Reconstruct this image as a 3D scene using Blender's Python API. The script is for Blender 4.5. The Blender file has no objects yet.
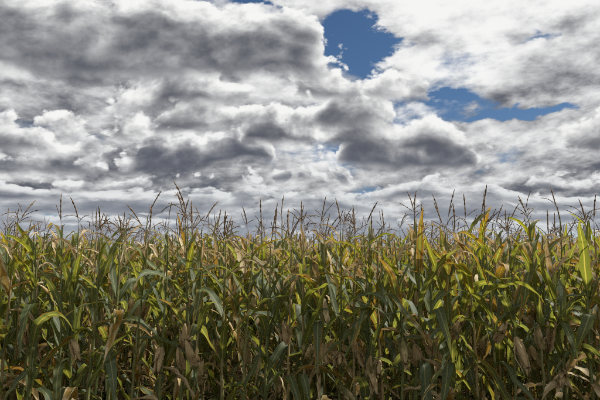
import bpy, math, random
import numpy as np
from mathutils import Vector, Matrix

# ------------------------------------------------------------------ camera, sky, sun, exposure
R = math.radians
scene = bpy.context.scene
COL = scene.collection

PW, PH = 600.0, 400.0            # the photograph's pixels
FPX = 564.0                      # focal length in those pixels
HORIZON = 286.0                  # row of the horizon, hidden behind the corn
PITCH = math.atan((HORIZON - PH / 2) / FPX)
CAM = Vector((0.0, 0.0, 1.65))

cam_data = bpy.data.cameras.new('camera')
cam_data.sensor_width = 36.0
cam_data.lens = 36.0 * FPX / PW
cam_data.clip_start = 0.05
cam_data.clip_end = 6000.0
cam = bpy.data.objects.new('camera', cam_data)
cam.location = CAM
cam.rotation_euler = (R(90) + PITCH, 0, 0)
COL.objects.link(cam)
scene.camera = cam

SUN_EL, SUN_AZ = R(50), R(70)    # azimuth from +Y (view direction) towards +X

def pix_dir(x, y):
    u, v = x - PW / 2, PH / 2 - y
    return Vector((u, FPX * math.cos(PITCH) - v * math.sin(PITCH), FPX * math.sin(PITCH) + v * math.cos(PITCH))).normalized()

def pix_az(x, y=120):
    d = pix_dir(x, y)
    return math.atan2(d.x, d.y)

def pix_te(y, x=300):
    d = pix_dir(x, y)
    return d.z / math.hypot(d.x, d.y)


class S:
    """A socket with arithmetic: builds Math nodes."""
    tree = None
    def __init__(self, sock): self.k = sock
    @staticmethod
    def op(name, *a, clamp=False):
        n = S.tree.nodes.new('ShaderNodeMath'); n.operation = name; n.use_clamp = clamp
        for i, x in enumerate(a):
            if isinstance(x, S): S.tree.links.new(x.k, n.inputs[i])
            else: n.inputs[i].default_value = float(x)
        return S(n.outputs[0])
    def __add__(s, o): return S.op('ADD', s, o)
    def __radd__(s, o): return S.op('ADD', o, s)
    def __sub__(s, o): return S.op('SUBTRACT', s, o)
    def __rsub__(s, o): return S.op('SUBTRACT', o, s)
    def __mul__(s, o): return S.op('MULTIPLY', s, o)
    def __rmul__(s, o): return S.op('MULTIPLY', o, s)
    def __truediv__(s, o): return S.op('DIVIDE', s, o)
    def __rtruediv__(s, o): return S.op('DIVIDE', o, s)
    def max(s, o): return S.op('MAXIMUM', s, o)
    def min(s, o): return S.op('MINIMUM', s, o)
    def clamp(s): return S.op('ADD', s, 0.0, clamp=True)
    def smooth(s, lo, hi):
        n = S.tree.nodes.new('ShaderNodeMapRange'); n.interpolation_type = 'SMOOTHSTEP'
        for i, x in ((0, s), (1, lo), (2, hi), (3, 0.0), (4, 1.0)):
            if isinstance(x, S): S.tree.links.new(x.k, n.inputs[i])
            else: n.inputs[i].default_value = float(x)
        return S(n.outputs[0])
    def exp(s): return S.op('EXPONENT', s)


def vec(x, y, z):
    n = S.tree.nodes.new('ShaderNodeCombineXYZ')
    for i, a in enumerate((x, y, z)):
        if isinstance(a, S): S.tree.links.new(a.k, n.inputs[i])
        else: n.inputs[i].default_value = float(a)
    return S(n.outputs[0])

def vmath(op, a, b=None, scale=None):
    n = S.tree.nodes.new('ShaderNodeVectorMath'); n.operation = op
    for i, x in enumerate((a, b)):
        if x is None: continue
        if isinstance(x, S): S.tree.links.new(x.k, n.inputs[i])
        else: n.inputs[i].default_value = x
    if scale is not None:
        if isinstance(scale, S): S.tree.links.new(scale.k, n.inputs['Scale'])
        else: n.inputs['Scale'].default_value = scale
    return S(n.outputs[0])

def sep(v):
    n = S.tree.nodes.new('ShaderNodeSeparateXYZ'); S.tree.links.new(v.k, n.inputs[0])
    return S(n.outputs[0]), S(n.outputs[1]), S(n.outputs[2])

def noise(v, scale, detail=5.0, rough=0.55, dist=0.0, color=False, lac=2.0):
    n = S.tree.nodes.new('ShaderNodeTexNoise'); n.noise_dimensions = '3D'
    n.inputs['Scale'].default_value = scale; n.inputs['Detail'].default_value = detail
    n.inputs['Roughness'].default_value = rough; n.inputs['Distortion'].default_value = dist
    n.inputs['Lacunarity'].default_value = lac
    S.tree.links.new(v.k, n.inputs['Vector'])
    return S(n.outputs['Color' if color else 0])

def voronoi(v, scale, detail=0.0, rough=0.5, feature='F1', smooth=0.5):
    n = S.tree.nodes.new('ShaderNodeTexVoronoi'); n.voronoi_dimensions = '3D'; n.feature = feature
    n.inputs['Scale'].default_value = scale; n.inputs['Detail'].default_value = detail
    n.inputs['Roughness'].default_value = rough
    if feature == 'SMOOTH_F1': n.inputs['Smoothness'].default_value = smooth
    S.tree.links.new(v.k, n.inputs['Vector'])
    return S(n.outputs['Distance'])

def dot(a, b):
    n = S.tree.nodes.new('ShaderNodeVectorMath'); n.operation = 'DOT_PRODUCT'
    S.tree.links.new(a.k, n.inputs[0]); S.tree.links.new(b.k, n.inputs[1])
    return S(n.outputs['Value'])

def blobs(p, items):
    """Sum of soft ellipses in (azimuth, tangent of elevation), given in the photograph's pixels."""
    acc = None
    for (x, y, wx, wy, s) in items:
        n = S.tree.nodes.new('ShaderNodeVectorMath'); n.operation = 'MULTIPLY_ADD'
        S.tree.links.new(p.k, n.inputs[0])
        kx, ky = FPX / wx, FPX / wy
        n.inputs[1].default_value = (kx, ky, 0); n.inputs[2].default_value = (-pix_az(x, y) * kx, -pix_te(y, x) * ky, 0)
        v = S(n.outputs[0])
        g = S.op('POWER', math.exp(-1), dot(v, v))
        acc = S.op('MULTIPLY_ADD', g, s, 0.0 if acc is None else acc)
    return acc

def mix(f, a, b):
    n = S.tree.nodes.new('ShaderNodeMix'); n.data_type = 'RGBA'
    for i, x in ((0, f), (6, a), (7, b)):
        if isinstance(x, S): S.tree.links.new(x.k, n.inputs[i])
        elif i == 0: n.inputs[i].default_value = float(x)
        else: n.inputs[i].default_value = (*x[:3], 1.0)
    return S(n.outputs[2])

world = bpy.data.worlds.new('World')
scene.world = world
world.use_nodes = True
wt = world.node_tree
wt.nodes.clear()
S.tree = wt

WORLD_STRENGTH = 0.1

def build_sky():
    tc = wt.nodes.new('ShaderNodeTexCoord')
    D = S(tc.outputs['Generated'])
    dx, dy, dz = sep(D)
    hor = S.op('SQRT', (dx * dx + dy * dy).max(1e-6))
    te = dz / hor                                   # tangent of the elevation
    cx, cy = dx / hor, dy / hor
    az = S.op('ARCTAN2', dx, dy)
    K = 0.78 / WORLD_STRENGTH
    sky = wt.nodes.new('ShaderNodeTexSky'); sky.sky_type = 'NISHITA'
    sky.sun_disc = False
    sky.sun_elevation = SUN_EL
    sky.sun_rotation = SUN_AZ                       # clockwise from +Y
    sky.air_density = 1.0; sky.dust_density = 0.2; sky.ozone_density = 4.0
    hs = wt.nodes.new('ShaderNodeHueSaturation')
    hs.inputs['Saturation'].default_value = SKY_SAT; hs.inputs['Value'].default_value = SKY_VAL
    wt.links.new(sky.outputs[0], hs.inputs['Color'])
    col = S(hs.outputs[0])

    # ---- the high broken sheet: flat layer seen in perspective, rippled
    zz = dz.max(0.03) + 0.14
    pl = vec(dx / zz, dy / zz, 3.7)
    low = noise(pl, 0.42, 1, 0.5)
    pl2 = vec(dx / zz * 1.1 + low * 1.6, dy / zz * 1.2 - low * 1.2, 1.3)
    n = noise(pl2, 1.15, 9, 0.64)
    n2 = noise(vmath('ADD', pl2, (0.05, 0.14, 0.0)), 1.15, 5, 0.6)
    ds = vec(dx, dy, dz * 1.9)                       # billows that keep their roundness towards the horizon
    m1 = noise(ds, 7.5, 7, 0.6); m2 = noise(vmath('ADD', ds, (0.006, 0.0, 0.032)), 7.5, 5, 0.6)
    n = n * 0.5 + m1 * 0.5; n2 = n2 * 0.5 + m2 * 0.5
    azw = az + (n - 0.5) * 0.34; tew = te + (n2 - 0.5) * 0.20         # ragged edges
    pw = vec(azw, tew, 0.0)
    cov = VEIL_BIAS + (low - 0.5) * 1.2 + blobs(pw, VEIL)
    dens = (n - 0.5) * 6.5 + cov
    a_ = dens.smooth(-0.15, 0.62)
    thick = blobs(pw, VEIL_THICK)
    lit = (0.56 - thick + (n - n2) * 3.6 - (n2 - 0.5) * VEIL_CONTRAST + (dens - 1.2).min(0.0) * 0.10).smooth(-0.45, 1.05)
    col = mix(a_ * 0.98, col, mix(lit, tuple(c * K for c in VEIL_DARK), tuple(c * K for c in VEIL_LIGHT)))

    # the rings wander in distance
    wander = noise(vec(cx * 1.6, cy * 1.6, te * 1.5), 1.7, 2, 0.5)
    tw = te * (1.0 + (az * az).min(0.5) * 0.5 + (wander - 0.5) * WANDER)

    # ---- banks of cumulus on rings of growing distance.  At any elevation only a few rings can show,
    # so each of three sets picks, by elevation, the one ring of its own that is active there.
    sets = [[], [], []]
    for i, L in enumerate(sorted(LAYERS, key=lambda q: -q['y'])):
        sets[i % 3].append(dict(L, tb=L['te'] if 'te' in L else pix_te(L['y']), seed=7.31 * i + 1.7))
    comp = []
    for q in sets:
        steps = [None] + [S.op('GREATER_THAN', tw, L['tb'] * 0.93) for L in q[1:]]
        def pick(f):
            if all(f(L) == f(q[0]) for L in q): return f(q[0])
            acc = f(q[0])
            for k in range(1, len(q)):
                d = f(q[k]) - f(q[k - 1])
                if d: acc = S.op('MULTIPLY_ADD', steps[k], d, acc)
            return acc
        tb = pick(lambda L: L['tb'])
        r = 1.0 / tb
        bias = pick(lambda L: L.get('bias', -0.3))
        HL = pick(lambda L: 1.0 / L.get('H', HC))
        kk = pick(lambda L: L.get('k', 1.0))
        fx = pick(lambda L: FREQ * L.get('f', 1.0))
        fz = pick(lambda L: FREQ * max(1.0, L.get('f', 1.0)))
        sd = tb * 61.7
        h = tw * r
        hh = h - 1.0
        rr = r * fx
        P = vec(cx * rr + sd, cy * rr + sd * 0.7, h * (fz * 1.3))
        g0 = noise(vec(cx * rr * 0.55 + sd, cy * rr * 0.55, sd * 1.3), 1.3, 2, 0.5)
        C = ((g0 - 0.5) * 3.0 + bias)
        for L in q:
            if not L.get('b'): continue
            on = S.op('COMPARE', tb, L['tb'], 1e-3)
            cb = None
            for (x, hw, s) in L.get('gap', ()):
                kx = FPX / hw
                ex = S.op('MULTIPLY_ADD', az, kx, -pix_az(x, L['y']) * kx)
                C = S.op('MULTIPLY_ADD', on, S.op('MULTIPLY_ADD', ex * ex, s, -s).min(0.0), C)
            for (x, hw, ytop, s) in L['b']:
                a = pix_az(x, (L['y'] + ytop) / 2); kx = FPX / hw
                top = s * max((pix_te(ytop, x) / L['tb'] - 1.0) / L.get('H', HC), 0.05) ** 2
                ex = S.op('MULTIPLY_ADD', az, kx, -a * kx)
                e = S.op('MULTIPLY_ADD', ex * ex, -top, top)
                cb = e if cb is None else cb.max(e)
            C = S.op('MULTIPLY_ADD', on, cb.max(C) - C, C)
        wob = noise(P, 2.0, 2, 0.5)
        Pw = vmath('ADD', P, vec(wob * 0.16, wob * -0.1, wob * 0.1))
        hw = S.op('MULTIPLY_ADD', wob, 0.16, hh - 0.08)
        def env(dh):
            qq = S.op('ADD', hw, dh)
            t = qq.max(0.0) * HL; b = qq.min(0.0) * BASE
            u = (t - 1.15).max(0.0) * 3.0
            return C - t * t - b * b - u * u
        C = C.min(0.0) * 2.8 + C.max(0.0).min(1.3)
        lump = noise(Pw, 1.35, 1, 0.5) - 0.5
        lumpo = S.op('MULTIPLY_ADD', lump, LUMP, -0.5 * NA)
        def bill(off, det, vor):
            V = vmath('ADD', Pw, off) if any(off) else Pw
            v = S.op('MULTIPLY_ADD', noise(V, NS, det, 0.6), NA, lumpo)
            if vor: v = S.op('MULTIPLY_ADD', voronoi(V, 5.5, vor, 0.5), -VA, v + 0.40 * VA)
            return v
        d0 = env(0.0) + bill((0, 0, 0), 7, 1.0)
        d1 = env(0.06) + bill((0.03, 0.0, 0.075), 4, 0.001)
        d2 = env(0.17) + bill((0.07, 0.02, 0.2), 1, 0)
        dd = d0 - d1
        a_ = d0.smooth(0.0, EDGE) * S.op('MULTIPLY_ADD', dd, 0.03, hw).smooth(-0.075, 0.035)
        tau = d0.max(0.0) * KT[0] + d1.max(0.0) * KT[1] + d2.max(0.0) * KT[2]
        lit = (S.op('POWER', 1.0 + tau * kk, -1.35) + dd * S.op('MULTIPLY_ADD', (tau * -0.8).exp(), 0.65 * REL, 0.35 * REL) + lump * 0.24).smooth(-0.04, 0.98)
        far = tb.smooth(0.26, 0.09)
        dark = mix(far, tuple(c * K for c in C_DARK), tuple(c * K for c in C_DARK_FAR))
        light = mix(far, tuple(c * K for c in C_LIGHT), tuple(c * K for c in C_LIGHT_FAR))
        comp.append((a_, tb, mix(lit, dark, light)))
    # nearer rings (higher bases) cover farther ones
    acc, trans = None, None
    for i, (a, tb, c) in enumerate(comp):
        w = a
        for j, (a2, tb2, _) in enumerate(comp):
            if j != i: w = w * (1.0 - a2 * S.op('GREATER_THAN', tb2, tb))
        t = vmath('SCALE', c, scale=w)
        acc = t if acc is None else vmath('ADD', acc, t)
        trans = (1.0 - a) if trans is None else trans * (1.0 - a)
    col = vmath('ADD', acc, vmath('SCALE', col, scale=trans))
    col = mix(te.smooth(0.16, 0.03) * 0.52, col, tuple(c * K for c in (0.56, 0.60, 0.66)))      # haze towards the horizon
    bg = wt.nodes.new('ShaderNodeBackground'); bg.inputs['Strength'].default_value = WORLD_STRENGTH
    out = wt.nodes.new('ShaderNodeOutputWorld')
    wt.links.new(col.k, bg.inputs['Color']); wt.links.new(bg.outputs[0], out.inputs[0])
    world.cycles.sampling_method = 'MANUAL'
    world.cycles.sample_map_resolution = 256

SKY_SAT, SKY_VAL = 1.12, 0.45
VEIL_BIAS, VEIL_CONTRAST = 0.80, 3.2
VEIL_DARK, VEIL_LIGHT = (0.10, 0.107, 0.130), (0.83, 0.83, 0.82)
# (x, y, half widths, amount): where the sheet opens or closes
VEIL = [(520, 30, 120, 50, 0.9), (400, 25, 30, 30, 0.5), (320, 0, 30, 9, 1.2), (352, 34, 28, 34, -2.5), (372, 60, 16, 20, -0.8), (430, 104, 50, 6, -0.9), (520, 108, 60, 6, -1.8),
        (400, 8, 14, 10, -0.4), (122, 92, 12, 6, -0.9), (250, 3, 22, 6, -1.6), (525, 45, 30, 4, -0.7)]
# where it is thick, so that less light comes through
VEIL_THICK = [(300, 198, 420, 24, 0.30), (60, 30, 170, 38, 0.40), (60, 78, 90, 16, -0.12), (190, 85, 50, 15, 0.18), (300, 120, 90, 28, 0.35), (550, 80, 45, 12, 0.40), (430, 25, 40, 30, -0.16), (480, 60, 50, 20, -0.1),
              (560, 145, 110, 35, 0.28), (100, 165, 200, 30, 0.30), (20, 112, 60, 12, 0.3), (230, 78, 60, 10, -0.3)]
FREQ = 0.88
HC, NA, VA, EDGE, REL, NS, LUMP, WANDER, BASE = 0.30, 2.8, 0.65, 0.24, 0.50, 3.4, 1.45, 0.22, 11.0
KT = (0.35, 0.9, 2.6)
C_DARK, C_DARK_FAR = (0.082, 0.089, 0.112), (0.125, 0.145, 0.19)
C_LIGHT, C_LIGHT_FAR = (0.82, 0.82, 0.81), (0.62, 0.64, 0.65)
# y = row of the flat base; b = (x, half width, row of the top, strength); bias = cover elsewhere on the ring
LAYERS = [
    dict(y=247, bias=1.15, f=0.55),
    dict(y=239, bias=1.05, f=0.55),
    dict(y=230, bias=0.95, f=0.55),
    dict(y=220, bias=0.85, f=0.55),
    dict(y=209, bias=0.75, f=0.55),
    dict(y=197, bias=0.6, f=0.65, k=1.2),
    dict(y=183, bias=0.2, k=1.5, b=[(330, 60, 165, 1.3), (40, 80, 155, 1.3)]),
    dict(y=167, bias=-0.1, k=1.4, b=[(60, 80, 128, 1.2), (165, 60, 124, 1.2), (235, 45, 120, 1.2), (385, 50, 118, 1.1), (440, 40, 128, 1.3)]),
    dict(y=148, bias=0.4, k=1.1, b=[(280, 45, 95, 1.3), (350, 50, 104, 1.0), (540, 90, 118, 1.0)]),
    dict(y=125, f=1.2, bias=0.4, k=1.2, b=[(20, 75, 85, 1.4), (140, 50, 92, 0.9), (215, 50, 92, 0.9), (320, 45, 92, 0.9)], gap=[(490, 95, 3.0)]),
    dict(y=98, f=1.35, bias=-2.2, k=1.1, b=[(325, 60, 72, 3.0), (392, 46, 70, 3.2), (190, 80, 68, 3.2), (60, 90, 72, 2.8)]),
    dict(y=70, f=1.7, H=0.42, bias=-1.9, k=0.6, b=[(150, 185, -40, 1.5), (40, 190, -50, 1.5), (290, 60, 0, 1.4)]),
    dict(y=0, te=0.62, bias=-1.6), dict(y=-1, te=0.85, bias=-1.2), dict(y=-2, te=1.2, bias=-1.0), dict(y=-3, te=1.9, bias=-1.0),
]
build_sky()

sun_data = bpy.data.lights.new('sun', 'SUN')
sun_data.energy = 4.8
sun_data.angle = R(4.0)
sun_data.color = (1.0, 0.955, 0.88)
sun = bpy.data.objects.new('sun', sun_data)
sun_dir = Vector((math.sin(SUN_AZ) * math.cos(SUN_EL), math.cos(SUN_AZ) * math.cos(SUN_EL), math.sin(SUN_EL)))
sun.rotation_euler = sun_dir.to_track_quat('Z', 'Y').to_euler()
sun.location = (0, 0, 30)
COL.objects.link(sun)

vs = scene.view_settings
vs.view_transform = 'Standard'; vs.look = 'None'; vs.gamma = 1.0; vs.use_curve_mapping = False
vs.exposure = 0.52
cy_ = scene.cycles
cy_.use_adaptive_sampling = True; cy_.adaptive_threshold = 0.015; cy_.adaptive_min_samples = 12
cy_.use_denoising = False; cy_.pixel_filter_type = 'BLACKMAN_HARRIS'; cy_.filter_width = 1.05
cy_.max_bounces = 6; cy_.diffuse_bounces = 4; cy_.glossy_bounces = 2; cy_.transmission_bounces = 4; cy_.transparent_max_bounces = 4
cy_.sample_clamp_indirect = 4.0
cy_.caustics_reflective = False; cy_.caustics_refractive = False

rnd = random.Random(20)
nrg = np.random.default_rng(20)

# ------------------------------------------------------------------ helpers
def material(name):
    m = bpy.data.materials.new(name); m.use_nodes = True
    m.node_tree.nodes.clear(); S.tree = m.node_tree
    return m

def ramp(f, *stops):
    n = S.tree.nodes.new('ShaderNodeValToRGB'); cr = n.color_ramp
    while len(cr.elements) < len(stops): cr.elements.new(0.5)
    for e, (p, c) in zip(cr.elements, stops): e.position = p; e.color = (*c, 1.0)
    S.tree.links.new(f.k, n.inputs[0])
    return S(n.outputs[0])

def node(kind, **inp):
    n = S.tree.nodes.new(kind)
    for k, v in inp.items():
        k = k.replace('_', ' ')
        if isinstance(v, S): S.tree.links.new(v.k, n.inputs[k])
        else: n.inputs[k].default_value = v
    return n

def finish(sock):
    o = S.tree.nodes.new('ShaderNodeOutputMaterial')
    S.tree.links.new(sock, o.inputs['Surface'])

def uv():
    n = S.tree.nodes.new('ShaderNodeUVMap'); n.uv_map = 'UVMap'
    return sep(S(n.outputs[0]))

def variation(merged):
    """(dryness, yellowing, hue, random) of a leaf: from the object's colour, or in the merged field from a mesh attribute."""
    if merged:
        n = S.tree.nodes.new('ShaderNodeAttribute'); n.attribute_type = 'GEOMETRY'; n.attribute_name = 'vary'
        a, b, c = sep(S(n.outputs['Color']))
        return a, b, c, S(n.outputs['Alpha'])
    n = S.tree.nodes.new('ShaderNodeObjectInfo')
    a, b, c = sep(S(n.outputs['Color']))
    return a, b, c, S(n.outputs['Random'])

def leaf_material(name, merged):
    m = material(name)
    u, v, _ = uv()
    dry, yel, hue, rn = variation(merged)
    off = rn * 37.0
    mm = S.op('ABSOLUTE', u - 0.5) * 2.0
    fine = noise(vec(u * 22.0, v * 2.2 + off, off), 1.0, 3, 0.6)          # lengthwise streaks
    blot = noise(vec(u * 2.0, v * 5.0 + off, off), 1.0, 4, 0.62)
    spot = noise(vec(u * 6.0, v * 26.0, off), 1.0, 2, 0.6)
    green = mix(hue, (0.074, 0.100, 0.012), (0.076, 0.112, 0.064))
    green = mix(fine.smooth(0.38, 0.68) * 0.7, green, mix(hue, (0.122, 0.150, 0.018), (0.110, 0.142, 0.090)))
    rib = (mm * -1.0 + 1.0).smooth(0.84, 0.95)
    green = mix(rib * 0.85, green, (0.25, 0.26, 0.13))
    # the leaf dies from the tip and the margins inwards: yellow, orange, brown, then bleached straw
    front = mm * mm * 0.62 + v * v * 0.50 + (blot - 0.5) * 1.5 + (fine - 0.5) * 0.7
    die = front + yel * 1.15 - 1.42 + dry * 2.6
    yellow = ramp(blot, (0.30, (0.24, 0.16, 0.012)), (0.50, (0.34, 0.20, 0.014)), (0.68, (0.25, 0.10, 0.012)))
    c = mix(die.smooth(0.0, 0.34), green, yellow)
    straw = ramp(fine * 0.5 + blot * 0.5, (0.30, (0.14, 0.09, 0.036)), (0.46, (0.34, 0.25, 0.115)), (0.60, (0.64, 0.55, 0.37)))
    c = mix((die - 0.30).smooth(0.0, 0.55), c, straw)
    c = mix(spot.smooth(0.66, 0.74) * 0.55, c, (0.075, 0.045, 0.02))
    alive = 1.0 - (die - 0.2).smooth(0.0, 0.6)
    rough = 0.58 + (1.0 - alive) * 0.25 + (blot - 0.5) * 0.2
    bmp = node('ShaderNodeBump', Strength=0.35, Distance=0.002, Height=fine + spot * 0.3)
    p = node('ShaderNodeBsdfPrincipled', Base_Color=c, Roughness=rough, Specular_IOR_Level=0.42)
    S.tree.links.new(bmp.outputs[0], p.inputs['Normal'])
    g = S.tree.nodes.new('ShaderNodeMix'); g.data_type = 'RGBA'; g.blend_type = 'MULTIPLY'; g.inputs[0].default_value = 1.0
    S.tree.links.new(c.k, g.inputs[6])
    lively = 1.0 - die.smooth(-0.05, 0.30)
    tint = mix(lively, (1.15, 1.0, 0.8), (2.9, 2.3, 0.75))
    S.tree.links.new(tint.k, g.inputs[7])
    t = node('ShaderNodeBsdfTranslucent', Color=S(g.outputs[2]))
    mx = node('ShaderNodeMixShader', Fac=0.28 + alive * 0.19)
    S.tree.links.new(p.outputs[0], mx.inputs[1]); S.tree.links.new(t.outputs[0], mx.inputs[2])
    finish(mx.outputs[0])
    return m

def stalk_material(name, merged):
    m = material(name)
    u, v, _ = uv()
    dry, yel, hue, rn = variation(merged)
    off = rn * 31.0
    st = noise(vec(u * 14.0, v * 1.6, off), 1.0, 3, 0.6)
    bl = noise(vec(u * 1.5, v * 7.0, off), 1.0, 4, 0.6)
    c = mix((bl + dry * 0.9 - 0.25).smooth(0.25, 0.75), (0.105, 0.125, 0.035), (0.30, 0.22, 0.10))
    c = mix(st.smooth(0.4, 0.75) * 0.5, c, (0.17, 0.15, 0.06))
    c = mix((noise(vec(u * 3.0, v * 22.0, off), 1.0, 3, 0.6)).smooth(0.62, 0.72) * 0.6, c, (0.07, 0.04, 0.018))
    bmp = node('ShaderNodeBump', Strength=0.4, Distance=0.002, Height=st)
    p = node('ShaderNodeBsdfPrincipled', Base_Color=c, Roughness=0.6, Specular_IOR_Level=0.3)
    S.tree.links.new(bmp.outputs[0], p.inputs['Normal'])
    finish(p.outputs[0])
    return m

def husk_material(name, merged):
    m = material(name)
    u, v, _ = uv()
    dry, yel, hue, rn = variation(merged)
    off = rn * 23.0
    st = noise(vec(u * 26.0, v * 1.5, off), 1.0, 3, 0.65)
    bl = noise(vec(u * 2.0, v * 3.0, off), 1.0, 4, 0.6)
    tan = ramp(st * 0.6 + bl * 0.4, (0.33, (0.22, 0.145, 0.065)), (0.5, (0.45, 0.34, 0.175)), (0.66, (0.60, 0.49, 0.30)))
    grn = ramp(st, (0.35, (0.10, 0.115, 0.035)), (0.65, (0.24, 0.23, 0.085)))
    c = mix((bl * 1.4 + v * 0.5 + dry * 2.0 - 1.35).smooth(0.0, 0.5), grn, tan)
    bmp = node('ShaderNodeBump', Strength=0.6, Distance=0.003, Height=st)
    p = node('ShaderNodeBsdfPrincipled', Base_Color=c, Roughness=0.7, Specular_IOR_Level=0.25)
    S.tree.links.new(bmp.outputs[0], p.inputs['Normal'])
    t = node('ShaderNodeBsdfTranslucent', Color=c)
    mx = node('ShaderNodeMixShader', Fac=0.15)
    S.tree.links.new(p.outputs[0], mx.inputs[1]); S.tree.links.new(t.outputs[0], mx.inputs[2])
    finish(mx.outputs[0])
    return m

def plain_material(name, lo, hi, scale=60.0, rough=0.75):
    m = material(name)
    tc = S.tree.nodes.new('ShaderNodeTexCoord')
    n = noise(S(tc.outputs['Object']), scale, 4, 0.6)
    c = mix(n.smooth(0.32, 0.68), lo, hi)
    p = node('ShaderNodeBsdfPrincipled', Base_Color=c, Roughness=rough, Specular_IOR_Level=0.25)
    finish(p.outputs[0])
    return m

MAT = {}
for mg in (False, True):
    sfx = '_field' if mg else ''
    MAT['leaf', mg] = leaf_material('corn_leaf' + sfx, mg)
    MAT['stalk', mg] = stalk_material('corn_stalk' + sfx, mg)
    MAT['husk', mg] = husk_material('corn_husk' + sfx, mg)
    MAT['tassel', mg] = plain_material('corn_tassel' + sfx, (0.09, 0.055, 0.032), (0.26, 0.185, 0.11), 70.0, 0.8)
MAT['silk'] = plain_material('corn_silk', (0.03, 0.015, 0.008), (0.10, 0.05, 0.025), 90.0, 0.85)

# ------------------------------------------------------------------ raw shapes: (verts, quads, uvs per vertex)
def grid_faces(nu, nv, base=0, wrap=False):
    q = []
    for j in range(nv - 1):
        for i in range(nu if wrap else nu - 1):
            a = base + j * nu + i; b = base + j * nu + (i + 1) % nu
            q.append((a, b, b + nu, a + nu))
    return q

def leaf_shape(r, L, W, a0, bend, power=1.3, kink=None, twist=0.0, wave=0.10, fold=0.35, curl=0.0, side=0.0, nseg=18, nac=5, tip=1.0):
    """Blade from the origin in the XZ plane, away from the stalk along +X.  Angles from the vertical."""
    ts = np.linspace(0, 1, nseg + 1) ** 0.95
    pos = np.zeros(3); V = []; UV = []
    ph1, ph2, ph3 = r.uniform(0, 6.28), r.uniform(0, 6.28), r.uniform(0, 6.28)
    fr = r.uniform(3.0, 5.0)
    prev = 0.0
    rag = [(r.uniform(8, 30), r.uniform(0, 6.28), r.uniform(.02, .07)) for _ in range(4)]     # torn, uneven margins
    bmp_ = [(r.uniform(4, 13), r.uniform(0, 6.28), r.uniform(.03, .13)) for _ in range(3)]    # irregular bends
    across = np.linspace(-1, 1, nac)
    for t in ts:
        th = a0 + bend * t ** power
        if kink:
            k, amt, sharp = kink
            th += amt / (1 + math.exp(-(t - k) * sharp))
        th += sum(a_ * math.sin(f_ * t + p_) for f_, p_, a_ in bmp_) * min(1, 3 * t)
        sw = side * t * t + 0.10 * math.sin(ph3 + 4 * t) * t
        tan = np.array((math.sin(th) * math.cos(sw), math.sin(th) * math.sin(sw) + 0.02 * math.sin(ph1), math.cos(th)))
        tan /= np.linalg.norm(tan)
        pos = pos + tan * (t - prev) * L; prev = t
        yv = np.array((-math.sin(sw), math.cos(sw), 0.0))
        nv = np.cross(tan, yv); nv /= np.linalg.norm(nv)
        yv = np.cross(nv, tan)
        tw = twist * t ** 1.4 + 0.12 * math.sin(ph2 + 5 * t)
        w_ = yv * math.cos(tw) + nv * math.sin(tw); n_ = nv * math.cos(tw) - yv * math.sin(tw)
        w = W * 0.57 * min(1.0, 0.50 + 2.3 * t) * max(0.0, 1 - t ** (2.1 * tip)) ** 0.85 + 0.0008
        f = fold * (1 - 0.5 * t) + curl * t
        for a in across:
            ang = f * abs(a)
            ww = w * (1 + sum(k_ * math.sin(f_ * t * (1.3 if a < 0 else 1.0) + p_ + (2 if a < 0 else 0)) for f_, p_, k_ in rag) * abs(a))
            ox = a * math.cos(ang * 0.8); on = -abs(a) * math.sin(ang) * 1.0
            on += wave * abs(a) ** 2 * math.sin(fr * 6.28 * t + (ph1 if a < 0 else ph2)) * min(1, 4 * t)
            V.append(pos + w_ * (ww * ox) - n_ * (ww * on)); UV.append(((a + 1) / 2, t))
    return np.array(V), grid_faces(nac, nseg + 1), np.array(UV)

def tube_shape(path, radii, ns=6, cap=True, twist=0.0):
    path = np.asarray(path, float); n = len(path)
    tan = np.gradient(path, axis=0); tan /= np.linalg.norm(tan, axis=1)[:, None]
    ref = np.array((0.31, 0.95, 0.05)) if abs(tan[0][2]) > 0.6 else np.array((0.0, 0.0, 1.0))
    V = []; UV = []
    d = 0.0
    for i in range(n):
        if i: d += np.linalg.norm(path[i] - path[i - 1])
        a = np.cross(tan[i], ref); a /= np.linalg.norm(a); b = np.cross(tan[i], a)
        for k in range(ns):
            g = 2 * math.pi * k / ns + twist * i
            V.append(path[i] + (a * math.cos(g) + b * math.sin(g)) * radii[i]); UV.append((k / ns, d))
    q = grid_faces(ns, n, 0, True)
    if cap:
        V.append(path[-1]); UV.append((0.5, d)); c = len(V) - 1; base = (n - 1) * ns
        for k in range(ns): q.append((base + k, base + (k + 1) % ns, c))
    return np.array(V), q, np.array(UV)

def join(shapes):
    V, Q, U, o = [], [], [], 0
    for v, q, u in shapes:
        V.append(v); U.append(u); Q += [tuple(i + o for i in f) for f in q]; o += len(v)
    return np.vstack(V), Q, np.vstack(U)

def mesh_of(name, shape, mat, smooth=True):
    v, q, u = shape
    me = bpy.data.meshes.new(name)
    me.from_pydata([tuple(p) for p in v], [], q)
    lay = me.uv_layers.new(name='UVMap')
    vi = np.empty(len(me.loops), dtype=np.int32); me.loops.foreach_get('vertex_index', vi)
    lay.data.foreach_set('uv', u[vi].astype(np.float32).ravel())
    if smooth: me.polygons.foreach_set('use_smooth', np.ones(len(me.polygons), dtype=bool))
    me.materials.append(mat)
    me.update()
    return me

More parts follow.
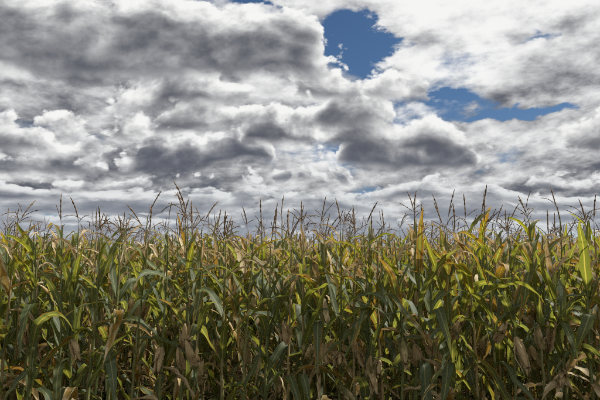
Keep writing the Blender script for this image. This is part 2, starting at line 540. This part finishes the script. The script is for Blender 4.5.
# ------------------------------------------------------------------ library of corn pieces
def leaf_params(kind, r):
    U = r.uniform
    if kind == 'flag':        # short upright leaves below the tassel
        return dict(L=U(.32, .52), W=U(.050, .076), a0=R(U(14, 40)), bend=R(U(15, 100)), power=U(1.4, 2.4), twist=U(-.9, .9), wave=U(.10, .32), fold=U(.2, .6), side=U(-.5, .5))
    if kind == 'curl':        # thin dried top leaf, curled over
        return dict(L=U(.32, .55), W=U(.026, .044), a0=R(U(10, 35)), bend=R(U(60, 190)), power=U(1.6, 2.6), twist=U(-2.6, 2.6), wave=U(.2, .45), fold=U(.6, 1.2), side=U(-.9, .9))
    if kind == 'spear':       # long, nearly straight
        return dict(L=U(.52, .80), W=U(.068, .094), a0=R(U(10, 30)), bend=R(U(10, 50)), power=U(1.5, 2.4), twist=U(-1.3, 1.3), wave=U(.10, .32), fold=U(.15, .45), side=U(-.4, .4))
    if kind == 'arch':        # rises, bows over and hangs
        return dict(L=U(.60, .88), W=U(.070, .098), a0=R(U(14, 34)), bend=R(U(105, 150)), power=U(1.2, 2.2), twist=U(-1.5, 1.5), wave=U(.15, .40), fold=U(.12, .4), side=U(-.6, .6))
    if kind == 'kink':        # snapped, the outer half hanging
        return dict(L=U(.58, .84), W=U(.068, .096), a0=R(U(14, 36)), bend=R(U(8, 25)), power=1.2, kink=(U(.16, .48), R(U(100, 132)), U(25, 70)), twist=U(-1.2, 1.2), wave=U(.12, .38), fold=U(.10, .35), side=U(-.5, .5))
    if kind == 'limp':        # hanging dead leaf close to the stalk
        return dict(L=U(.42, .75), W=U(.040, .070), a0=R(U(50, 95)), bend=R(U(75, 110)), power=U(.45, .8), twist=U(-2.2, 2.2), wave=U(.3, .7), fold=U(.5, 1.3), curl=U(.2, .9), side=U(-.8, .8))
KINDS = {'flag': 18, 'curl': 12, 'spear': 20, 'arch': 22, 'kink': 18, 'limp': 22}
LEAF, LEAF_LO = {}, {}
for kd, n in KINDS.items():
    LEAF[kd] = []; LEAF_LO[kd] = []
    for i in range(n):
        sd_ = rnd.random(); prm = leaf_params(kd, rnd)
        LEAF[kd].append(mesh_of('leaf', leaf_shape(random.Random(sd_), **prm), MAT['leaf', False]))
        if i < 8: LEAF_LO[kd].append(leaf_shape(random.Random(sd_), nseg=8, nac=3, **prm))

def tassel_shape(r, lo=False, nbr=None):
    """Central spike, standing on the origin, with loose side branches."""
    H = r.uniform(.27, .42); lean = r.uniform(-.35, .35); la = r.uniform(0, 6.28)
    ns = 4 if lo else 5
    shp = []
    def spike(o, d, ln, r0, r1, droop, n, thick_from):
        p = np.array(o, float); d = np.array(d, float); P = [p.copy()]; rad = [r0]
        bx, by = r.uniform(-.4, .4), r.uniform(-.4, .4)
        for i in range(1, n + 1):
            t = i / n
            d = d + np.array((bx, by, 0)) * (1.0 / n) + np.array((0, 0, -droop)) * (1.0 / n); d /= np.linalg.norm(d)
            p = p + d * ln / n; P.append(p.copy())
            rr = r0 * .55 if t < thick_from else r1 * (.72 + .5 * ((i % 2))) * (1.0 if t < .8 else 1.25 * (1.02 - t) / .27 + .25)
            rad.append(rr)
        shp.append(tube_shape(P, rad, ns, twist=.6))
        return P
    dx_, dy_ = math.cos(la) * lean, math.sin(la) * lean
    axis = spike((0, 0, 0), (dx_, dy_, 1), H, .0034, .0054, r.uniform(0, .45), 8 if lo else 16, .32)
    nb = nbr if nbr is not None else r.choice((0, 1, 2, 3, 4, 5, 6, 8))
    for k in range(nb):
        t = r.uniform(.10, .48); o = axis[max(1, int(t * (len(axis) - 1)))]
        g = r.uniform(0, 6.28); tilt = r.uniform(.25, 1.15)
        d = (math.cos(g) * math.sin(tilt) + dx_ * .5, math.sin(g) * math.sin(tilt) + dy_ * .5, math.cos(tilt))
        spike(o, d, r.uniform(.10, .24), .0019, .0030, r.uniform(.1, 1.5), 6 if lo else 10, .15)
    return join(shp), np.array(axis[-1])
TASSEL = [tassel_shape(rnd) for _ in range(26)]
TASSEL_ME = [mesh_of('tassel', s, MAT['tassel', False]) for s, _ in TASSEL]
TASSEL_LO = [tassel_shape(rnd, True)[0] for _ in range(8)]

def stalk_shape(r, nodes, lo=False):
    """Unit-height stalk: jointed, tapering, with leaf sheaths flaring at the nodes; x offset bends it slightly."""
    pts, rad = [], []
    ph, am = r.uniform(0, 6.28), r.uniform(.002, .010)
    zig = 1
    for i in range(nodes):
        z0, z1 = i / nodes, (i + 1) / nodes
        tap = lambda z: .0135 * (1 - z) ** .7 + .0040
        zig = -zig
        for f, k in (((0.0, 1.0),) if lo else ((0.0, 1.22), (0.10, 1.0), (0.55, .93), (0.90, 1.02))):
            z = z0 + (z1 - z0) * f
            pts.append((am * math.sin(ph + z * 5) * 3 + zig * .0016, am * math.cos(ph + z * 4) * 2, z)); rad.append(tap(z) * k)
    pts.append((am * math.sin(ph + 5) * 3, am * math.cos(ph + 4) * 2, 1.0)); rad.append(.0042)
    return pts, rad

def ear_shape(r, lo=False):
    """Ear wrapped in husk leaves, butt at the origin, along +Z."""
    L = r.uniform(.23, .30); w = r.uniform(.029, .038)
    n = 5 if lo else 9; ns = 6 if lo else 9
    path = [(0.006 * math.sin(3 * t), 0, L * t) for t in np.linspace(0, 1, n)]
    rad = [w * (.35 + 1.5 * t if t < .38 else 1.0 - .75 * ((t - .38) / .62) ** 1.7) * r.uniform(.95, 1.05) for t in np.linspace(0, 1, n)]
    v, q, u = tube_shape(path, rad, ns)
    u = u.copy(); u[:, 1] /= L
    parts = [(v, q, u)]
    for k in range(1 if lo else r.choice((3, 4, 5))):
        lf = leaf_shape(r, L=L * r.uniform(.75, 1.25), W=w * r.uniform(1.5, 2.3), a0=R(r.uniform(4, 16)), bend=R(r.uniform(-25, 75)), power=2.2, twist=r.uniform(-.8, .8), wave=.2, fold=-.5, nseg=5 if lo else 9, nac=3 if lo else 5)
        g = r.uniform(0, 6.28); c, s = math.cos(g), math.sin(g)
        vv = lf[0] + np.array((w * .35, 0, 0)); vv = np.stack((vv[:, 0] * c - vv[:, 1] * s, vv[:, 0] * s + vv[:, 1] * c, vv[:, 2]), 1)
        parts.append((vv, lf[1], lf[2]))
    return join(parts), L

def silk_shape(r, L):
    shp = []
    for k in range(9):
        g = r.uniform(0, 6.28); p = np.array((.004 * math.cos(g), .004 * math.sin(g), L * .97)); P = [p]
        d = np.array((math.cos(g) * r.uniform(.2, 1), math.sin(g) * r.uniform(.2, 1), 1.2))
        for i in range(4):
            d = d + np.array((0, 0, -.55)); p = p + d / np.linalg.norm(d) * r.uniform(.010, .018); P.append(p)
        shp.append(tube_shape(P, [.0022, .002, .0018, .0014, .0008], 3))
    return join(shp)
EAR = []
for _ in range(10):
    s, L = ear_shape(rnd)
    EAR.append((mesh_of('ear', s, MAT['husk', False]), mesh_of('silk', silk_shape(rnd, L), MAT['silk'])))
EAR_LO = [ear_shape(rnd, True)[0] for _ in range(3)]

# ------------------------------------------------------------------ one corn plant as a recipe
def plant_recipe(r, top):
    """Heights, leaves, ears of a plant whose stalk ends at height `top` (the tassel stands on it)."""
    nodes = r.choice((13, 14, 15))
    plane = r.uniform(0, math.pi)
    tired = r.uniform(0, 1) ** 2                       # how far the whole plant has dried
    leaves, ears = [], []
    lift = r.uniform(0.86, 0.93)
    for i in range(2, nodes):
        f = (i + .95) / nodes * lift
        if f > .96: f = .96
        z = f * top
        left = nodes - 1 - i                             # 0 = topmost leaf
        if z < .95 and r.random() < .15: continue
        x = r.random()
        if left <= 1: kd = 'curl' if x < .36 else 'flag'
        elif left == 2: kd = 'flag' if x < .62 else ('spear' if x < .85 else 'curl')
        elif z > 1.45: kd = 'spear' if x < .56 else ('arch' if x < .74 else ('kink' if x < .92 else 'flag'))
        elif z > 1.0: kd = 'arch' if x < .30 else ('kink' if x < .62 else ('spear' if x < .88 else 'limp'))
        else: kd = 'limp' if x < .40 else ('kink' if x < .70 else ('arch' if x < .86 else 'spear'))
        g = plane + (math.pi if i % 2 else 0) + r.gauss(0, .38)
        if kd == 'curl': dry, yel = r.uniform(.28, .9), 1.0
        elif kd == 'limp': dry, yel = (r.uniform(.45, 1.0), 1.0) if r.random() < .45 else (r.uniform(.0, .2), .4)
        else:
            low = max(0.0, (1.15 - z) / 1.15)
            dry = max(0.0, r.gauss(.0 + .32 * low + .08 * tired, .13)); yel = min(1.0, max(0.0, r.gauss(.31 + .28 * tired, .26)))
            if left <= 3: yel = min(1.0, yel + .24)
            if r.random() < .06: dry = r.uniform(.4, .9)
        hue = min(1.0, max(0.0, r.gauss(.72 - .62 * max(0.0, z - 1.15), .20)))
        leaves.append((kd, r.randrange(999), z, g, r.uniform(.86, 1.08) * (0.92 if left <= 2 else 1.0), dry, yel, hue, r.gauss(0, .10)))
    n_ear = r.choice((0, 0, 1, 1, 1, 2))
    for k in range(n_ear):
        z = r.uniform(.80, 1.22) * top / 2.1 - k * .16
        ears.append((r.randrange(999), z, plane + k * math.pi + r.gauss(0, .5), r.choice((R(16), R(24), R(32), R(120), R(145), R(158))) + r.gauss(0, .12), r.uniform(.85, 1.1), r.uniform(.25, 1.0)))
    return dict(nodes=nodes, leaves=leaves, ears=ears, tired=tired, tassel=r.randrange(999), tspin=r.uniform(0, 6.28), top=top, stalk=r.random(), yaw=0.0)

def link(name, data, parent, loc, rot=(0, 0, 0), scl=1.0, col=None):
    o = bpy.data.objects.new(name, data)
    o.parent = parent; o.location = loc; o.rotation_euler = rot; o.scale = (scl,) * 3 if not isinstance(scl, tuple) else scl
    if col: o.color = col
    COL.objects.link(o)
    return o

STALKS = {}
def stalk_mesh(nodes, key):
    k = (nodes, int(key * 6))
    if k not in STALKS:
        pts, rad = stalk_shape(random.Random(hash(k) % 1000), nodes)
        STALKS[k] = (mesh_of('stalk', tube_shape(pts, rad, 7), MAT['stalk', False]), pts)
    return STALKS[k]

def build_plant(x, y, rec, lean=(0, 0), label='', group=''):
    root = bpy.data.objects.new('corn_plant', None)
    root.empty_display_size = 0.1
    root.location = (x, y, ground_z(y) - .01); root.rotation_euler = (lean[0], lean[1], 0)
    COL.objects.link(root)
    root['label'] = label; root['category'] = 'corn plant'; root['group'] = group
    T = rec['top']; me, pts = stalk_mesh(rec['nodes'], rec['stalk'])
    P = np.array(pts)
    def axis(z):
        return np.interp(z / T, P[:, 2], P[:, 0]), np.interp(z / T, P[:, 2], P[:, 1])
    sc = rec.get('thick', 1.0)
    link('stalk', me, root, (0, 0, 0), (0, 0, 0), (sc, sc, T), (min(1, rec['tired'] * .6), 0, .5, 1))
    for (kd, ix, z, g, s, dry, yel, hue, tilt) in rec['leaves']:
        ax, ay = axis(z); ax *= sc; ay *= sc
        flip = -1 if ix % 2 else 1
        link('leaf', LEAF[kd][ix % len(LEAF[kd])], root, (ax + .004 * math.cos(g), ay + .004 * math.sin(g), z), (tilt, 0, g), (s, s * flip, s), (dry, yel, hue, 1))
    for (ix, z, g, tilt, s, dry) in rec['ears']:
        ax, ay = axis(z); em, sm = EAR[ix % len(EAR)]
        e = link('ear', em, root, (ax + .012 * math.cos(g), ay + .012 * math.sin(g), z), (0, tilt, g), s, (dry, 1, .5, 1))
        link('silk', sm, e, (0, 0, 0))
    ti = rec['tassel'] % len(TASSEL_ME)
    ax, ay = axis(T)
    if not rec.get('bald'): link('tassel', TASSEL_ME[ti], root, (ax * sc, ay * sc, T - .012), (0, 0, rec['tspin']), rec.get('tscale', 1.0))
    return root

def plant_merged(rec, lean=(0, 0)):
    """The same recipe as plain arrays at low detail: (verts, faces, uvs, vary rgba, material index)."""
    V, F, U, C, Mi, o = [], [], [], [], [], 0
    def add(shape, loc, rot, scl, col, mi):
        nonlocal o
        v, q, u = shape
        m = np.array(Matrix.Rotation(rot[2], 3, 'Z') @ Matrix.Rotation(rot[1], 3, 'Y') @ Matrix.Rotation(rot[0], 3, 'X')) * np.array(scl)[None, :]
        V.append(v @ m.T + np.array(loc)); U.append(u); F.append([tuple(i + o for i in f) for f in q])
        C.append(np.tile(np.array(col, np.float32), (len(v), 1))); Mi.append([mi] * len(q)); o += len(v)
    T = rec['top']; r = random.Random(int(rec['stalk'] * 1e6))
    pts, rad = stalk_shape(r, 5, True)
    add(tube_shape(pts, rad, 4), (0, 0, 0), (0, 0, 0), (1, 1, T), (rec['tired'] * .6, 0, .5, r.random()), 1)
    for (kd, ix, z, g, s, dry, yel, hue, tilt) in rec['leaves']:
        lib = LEAF_LO[kd]
        add(lib[ix % len(lib)], (0, 0, z), (tilt, 0, g), (s, s * (-1 if ix % 2 else 1), s), (dry, yel, hue, (ix % 97) / 97), 0)
    for (ix, z, g, tilt, s, dry) in rec['ears']:
        add(EAR_LO[ix % 3], (.012 * math.cos(g), .012 * math.sin(g), z), (0, tilt, g), (s, s, s), (dry, 1, .5, r.random()), 2)
    if rec['tassel'] % 4 < 1: add(TASSEL_LO[rec['tassel'] % 8], (0, 0, T), (0, 0, rec['tspin']), (1, 1, 1), (0, 0, 0, 0), 3)
    return np.vstack(V), [f for q in F for f in q], np.vstack(U), np.vstack(C), [m for q in Mi for m in q]

# ------------------------------------------------------------------ ground
m = material('soil')
tc = S.tree.nodes.new('ShaderNodeTexCoord'); po = S(tc.outputs['Object'])
n1 = noise(po, 3.0, 8, 0.65); n2 = noise(po, 40.0, 4, 0.6); n3 = noise(po, 0.05, 3, 0.5)
c = mix(n1.smooth(0.35, 0.68), (0.045, 0.030, 0.018), (0.12, 0.085, 0.05))
c = mix(n2.smooth(0.55, 0.7) * 0.6, c, (0.20, 0.15, 0.085))
c = mix(n3.smooth(0.40, 0.60) * 0.5, c, (0.06, 0.075, 0.025))
b = node('ShaderNodeBump', Strength=0.8, Distance=0.03, Height=n1 + n2 * 0.4)
p = node('ShaderNodeBsdfPrincipled', Base_Color=c, Roughness=0.95, Specular_IOR_Level=0.1)
S.tree.links.new(b.outputs[0], p.inputs['Normal']); finish(p.outputs[0])
MAT['soil'] = m
SLOPE = 0.055                                  # the field rises gently away from the camera
def ground_z(y): return SLOPE * min(max(y - 4.6, 0.0), 27.0)
xs = np.concatenate(([-3000, -600, -120, -40], np.linspace(-18, 18, 110), [40, 120, 600, 3000]))
ys = np.concatenate(([-3000, -500, -80, -10], np.linspace(2.5, 34, 120), [60, 200, 900, 3500]))
X, Y_ = np.meshgrid(xs, ys)
near = (np.abs(X) < 19) & (Y_ > 2) & (Y_ < 35)
Z = np.vectorize(ground_z)(Y_) + near * (0.010 * (np.sin(X * 2.3 + Y_) + np.sin(Y_ * 8.27 - .6) + nrg.normal(0, .6, X.shape)) - .012)
me = bpy.data.meshes.new('ground')
me.from_pydata([tuple(p) for p in np.stack((X.ravel(), Y_.ravel(), Z.ravel()), 1)], [], grid_faces(len(xs), len(ys)))
me.polygons.foreach_set('use_smooth', np.ones(len(me.polygons), dtype=bool)); me.materials.append(MAT['soil'])
ground = bpy.data.objects.new('ground', me); COL.objects.link(ground)
ground['kind'] = 'structure'

# ------------------------------------------------------------------ plants of the front rows, each a thing of its own
ROW0, ROW_GAP = 5.2, 0.76
def at_row(px, py, Y):
    d = pix_dir(px, py); k = (Y - CAM.y) / d.y
    return CAM + d * k

ORD = ('first second third fourth fifth sixth seventh eighth ninth tenth eleventh twelfth thirteenth fourteenth fifteenth sixteenth seventeenth '
       'eighteenth nineteenth twentieth').split()
def ordinal(n):
    if n <= 20: return ORD[n - 1]
    tens = {2: 'twenty', 3: 'thirty', 4: 'forty', 5: 'fifty', 6: 'sixty', 7: 'seventy'}[n // 10]
    return (tens[:-1] + 'ieth') if n % 10 == 0 else tens + '-' + ORD[n % 10 - 1]

# tips of the tassels that stand clear against the sky in the photograph (pixel column, pixel row)
TIPS = [(27, 195), (59, 192), (80, 197), (97, 205), (142, 203), (158, 188), (177, 191), (187, 178), (216, 197), (257, 198), (274, 201), (287, 190), (308, 197), (322, 192),
        (336, 195), (352, 203), (380, 200), (403, 188), (412, 187), (428, 193), (438, 199), (454, 187), (467, 191), (475, 183), (489, 190), (503, 203), (509, 205), (520, 203),
        (529, 190), (554, 182), (573, 196), (585, 205), (592, 192), (112, 212), (125, 210), (201, 200), (235, 212), (243, 205), (366, 212)]
rr = random.Random(5)
placed = []                                   # (row, x, y, record, lean)
tips_by_row = {0: [], 1: [], 2: []}
for i, (px, py) in enumerate(TIPS):
    tips_by_row[(0, 1, 0, 2)[i % 4]].append((px, py))

def half_width(Y): return Y * (PW / 2) / FPX
def add_plant(row, x, y, tip_z, kind=None):
    ti = rr.randrange(len(TASSEL)); ax = TASSEL[ti][1]
    tip_z -= ground_z(y)
    top = min(2.32, max(1.9, tip_z - ax[2] * 1.12)) if kind == 'tip' else rr.gauss(2.10, .06)
    rec = plant_recipe(rr, top); rec['tassel'] = ti
    rec['bald'] = kind != 'tip' and rr.random() < .45            # tassel broken off
    if row < 2: rec['ears'] = [(a, z * 1.04, -math.pi / 2 + rr.gauss(0, .75), t, s * .95, d) for (a, z, g, t, s, d) in rec['ears']]
    rec['tscale'] = min(1.6, max(.62, (tip_z - top) / ax[2]))
    g = rec['tspin']; tx = (ax[0] * math.cos(g) - ax[1] * math.sin(g)) * rec['tscale']
    rec['thick'] = rr.uniform(.85, 1.2)
    placed.append((row, x - tx if kind == 'tip' else x, y, rec, (rr.gauss(0, .018), rr.gauss(0, .018))))

rows_for_objects = 6
N_MAX = 300
for row in range(rows_for_objects):
    Y = ROW0 + row * ROW_GAP
    hw = half_width(Y) + .08
    taken = []
    for (px, py) in tips_by_row.get(row, ()):
        y = Y + rr.uniform(-.06, .06); w = at_row(px, py, y)
        add_plant(row, w.x, y, w.z, 'tip'); taken.append(placed[-1][1])
    x = -hw + rr.uniform(0, .1)
    while x < hw:
        if all(abs(x - t) > .085 for t in taken):
            add_plant(row, x + rr.uniform(-.02, .02), Y + rr.uniform(-.06, .06), ground_z(Y) + rr.gauss(2.36 if row < 3 else 2.38, .07))
        x += rr.uniform(.120, .180) if row < 3 else rr.uniform(.125, .185)
placed.sort(key=lambda p: (p[0], p[1]))
things = placed[:N_MAX]
spill = placed[N_MAX:]

def traits(rec):
    """A few words on how the plant looks, from its own leaves and tassel."""
    n_dead = sum(1 for l in rec['leaves'] if l[5] > .4); n_y = sum(1 for l in rec['leaves'] if l[6] > .6 and l[5] < .4)
    a = 'mostly dried tan' if n_dead > len(rec['leaves']) * .55 else ('yellow-edged' if n_y > 3 else 'green-topped')
    b = {0: 'earless', 1: 'with one ear', 2: 'with two ears'}[len(rec['ears'])]
    return a, b

count = {}
for (row, x, y, rec, lean) in things:
    count[row] = count.get(row, 0) + 1
    a, b = traits(rec)
    if row == 0:
        lab = f'{a} corn plant {b}, {ordinal(count[row])} from left in the front row'; grp = 'corn plants of the front row'
    elif row == 1:
        lab = f'{a} corn plant in the second row, {ordinal(count[row])} from left, behind the front row'; grp = 'corn plants of the second row'
    elif row == 2:
        lab = f'{a} corn plant in the third row, {ordinal(count[row])} from left, half hidden'; grp = 'corn plants of the third row'
    else:
        w = ordinal(row + 1)
        lab = f'corn plant of the {w} row, seen only in gaps between nearer plants'; grp = f'corn plants of the {w} row'
    build_plant(x, y, rec, lean, lab, grp)

# ------------------------------------------------------------------ the rest of the field: one mass nobody could count
r2 = random.Random(77)
TEMPL = []
for k in range(16):
    rec = plant_recipe(r2, r2.gauss(2.08, .05)); TEMPL.append(plant_merged(rec))
spots = []
for (row, x, y, rec, lean) in spill: spots.append((x, y, 1.0))
for row in range(-0, 34):
    Y = ROW0 + row * ROW_GAP
    hw_in = half_width(Y) + .08
    hw = half_width(Y) + (2.2 if row < rows_for_objects else 1.6)
    step = .20 if row < 14 else .30
    x = -hw + r2.uniform(0, .2)
    while x < hw:
        if row >= rows_for_objects or abs(x) > hw_in + .05:
            spots.append((x, Y + r2.uniform(-.07, .07), r2.gauss(1.0, .045)))
        x += r2.uniform(step * .8, step * 1.2)
V, U, C, F, Mi, o = [], [], [], [], [], 0
LV, LS = [], []
for (x, y, s) in spots:
    v, q, u, c, mi = TEMPL[r2.randrange(16)]
    g = r2.uniform(0, 6.28); cg, sg = math.cos(g), math.sin(g)
    w = np.stack((v[:, 0] * cg - v[:, 1] * sg + x, v[:, 0] * sg + v[:, 1] * cg + y, v[:, 2] * s + ground_z(y)), 1)
    cc = c.copy(); cc[:, 3] = (cc[:, 3] + r2.random()) % 1.0
    V.append(w); U.append(u); C.append(cc); F.append((q, o)); Mi.append(mi); o += len(v)
V = np.vstack(V); U = np.vstack(U); C = np.vstack(C)
CACHE = {}
loops, sizes = [], []
for q, off in F:
    if id(q) not in CACHE:
        CACHE[id(q)] = (np.array([i for f in q for i in f], np.int32), np.array([len(f) for f in q], np.int32))
    l, z = CACHE[id(q)]
    loops.append(l + off); sizes.append(z)
loops = np.concatenate(loops); sizes = np.concatenate(sizes)
me = bpy.data.meshes.new('corn_field')
me.vertices.add(len(V)); me.vertices.foreach_set('co', V.astype(np.float32).ravel())
me.loops.add(len(loops)); me.loops.foreach_set('vertex_index', loops)
me.polygons.add(len(sizes)); me.polygons.foreach_set('loop_start', np.concatenate(([0], np.cumsum(sizes)[:-1])).astype(np.int32))
for k in ('leaf', 'stalk', 'husk', 'tassel'): me.materials.append(MAT[k, True])
me.polygons.foreach_set('material_index', np.concatenate(Mi).astype(np.int32))
me.polygons.foreach_set('use_smooth', np.ones(len(sizes), dtype=bool))
lay = me.uv_layers.new(name='UVMap'); lay.data.foreach_set('uv', U[loops].astype(np.float32).ravel())
at = me.color_attributes.new('vary', 'FLOAT_COLOR', 'POINT'); at.data.foreach_set('color', C.astype(np.float32).ravel())
me.update(calc_edges=True)
field = bpy.data.objects.new('corn_field', me); COL.objects.link(field)
field['kind'] = 'stuff'; field['label'] = 'rest of the corn field behind and beside the nearest rows'; field['category'] = 'corn field'
print('plants', len(things), 'field plants', len(spots), 'field faces', len(sizes))

# ------------------------------------------------------------------ weeds at the foot of the corn
m = material('weed_leaf')
u, v, _ = uv()
dry, yel, hue, rn = variation(True)
c = mix(hue, (0.045, 0.070, 0.018), (0.085, 0.105, 0.030))
c = mix((dry * 1.3 - 0.5).smooth(0.0, 0.5), c, (0.24, 0.17, 0.08))
p = node('ShaderNodeBsdfPrincipled', Base_Color=c, Roughness=0.55, Specular_IOR_Level=0.35)
t = node('ShaderNodeBsdfTranslucent', Color=c)
mx = node('ShaderNodeMixShader', Fac=0.35)
S.tree.links.new(p.outputs[0], mx.inputs[1]); S.tree.links.new(t.outputs[0], mx.inputs[2]); finish(mx.outputs[0])
MAT['weed'] = m
r3 = random.Random(9)
def weed_shape(r, H):
    shp = []; cols = []
    for k in range(r.choice((3, 4, 5))):
        g = r.uniform(0, 6.28); sp = r.uniform(.05, .35); h = H * r.uniform(.6, 1.05)
        P = [np.array((math.cos(g) * sp * h * t * t + .01 * math.sin(7 * t + k), math.sin(g) * sp * h * t * t, h * t)) for t in np.linspace(0, 1, 6)]
        s = tube_shape(P, [.0032 * (1.15 - t) for t in np.linspace(0, 1, 6)], 3); shp.append(s); d = r.random()
        cols.append(np.tile((d, 0, .4, 0), (len(s[0]), 1)))
        for j in range(int(h * 34)):
            t = r.uniform(.18, 1.0); o = P[min(5, int(t * 5.99))]
            L = r.uniform(.03, .085); W = L * r.uniform(.28, .5)
            v, q, u = leaf_shape(r, L, W * 1.7, R(r.uniform(25, 80)), R(r.uniform(0, 60)), nseg=3, nac=3, wave=0.0, fold=.3)
            a = r.uniform(0, 6.28); ca, sa = math.cos(a), math.sin(a)
            v = np.stack((v[:, 0] * ca - v[:, 1] * sa, v[:, 0] * sa + v[:, 1] * ca, v[:, 2]), 1) + o
            shp.append((v, q, u)); cols.append(np.tile((d * .6 + r.random() * .4, 0, r.random(), 0), (len(v), 1)))
    return join(shp), np.vstack(cols)
WEEDS = [weed_shape(r3, r3.uniform(.45, .95)) for _ in range(12)]
shp, cols = [], []
for k in range(420):
    y = r3.uniform(3.9, 8.5); hwid = half_width(y) + .4
    x = r3.uniform(-hwid, hwid)
    w = .35 + .65 * min(1.0, max(0.0, (x / hwid + .15) / .8)) + (.3 if -.15 < x / hwid < .2 else 0)
    if r3.random() > w: continue
    (v, q, u), cc = WEEDS[r3.randrange(12)]
    g = r3.uniform(0, 6.28); s = r3.uniform(.7, 1.05) * (1.0 if y < 4.6 else .85); cg, sg = math.cos(g) * s, math.sin(g) * s
    shp.append((np.stack((v[:, 0] * cg - v[:, 1] * sg + x, v[:, 0] * sg + v[:, 1] * cg + y, v[:, 2] * s + ground_z(y)), 1), q, u)); cols.append(cc)
me = mesh_of('weeds', join(shp), MAT['weed'])
at = me.color_attributes.new('vary', 'FLOAT_COLOR', 'POINT'); at.data.foreach_set('color', np.vstack(cols).astype(np.float32).ravel())
weeds = bpy.data.objects.new('weeds', me); COL.objects.link(weeds)
weeds['kind'] = 'stuff'; weeds['label'] = 'low leafy weeds tangled round the feet of the corn'; weeds['category'] = 'weeds'
print('weed faces', len(me.polygons))
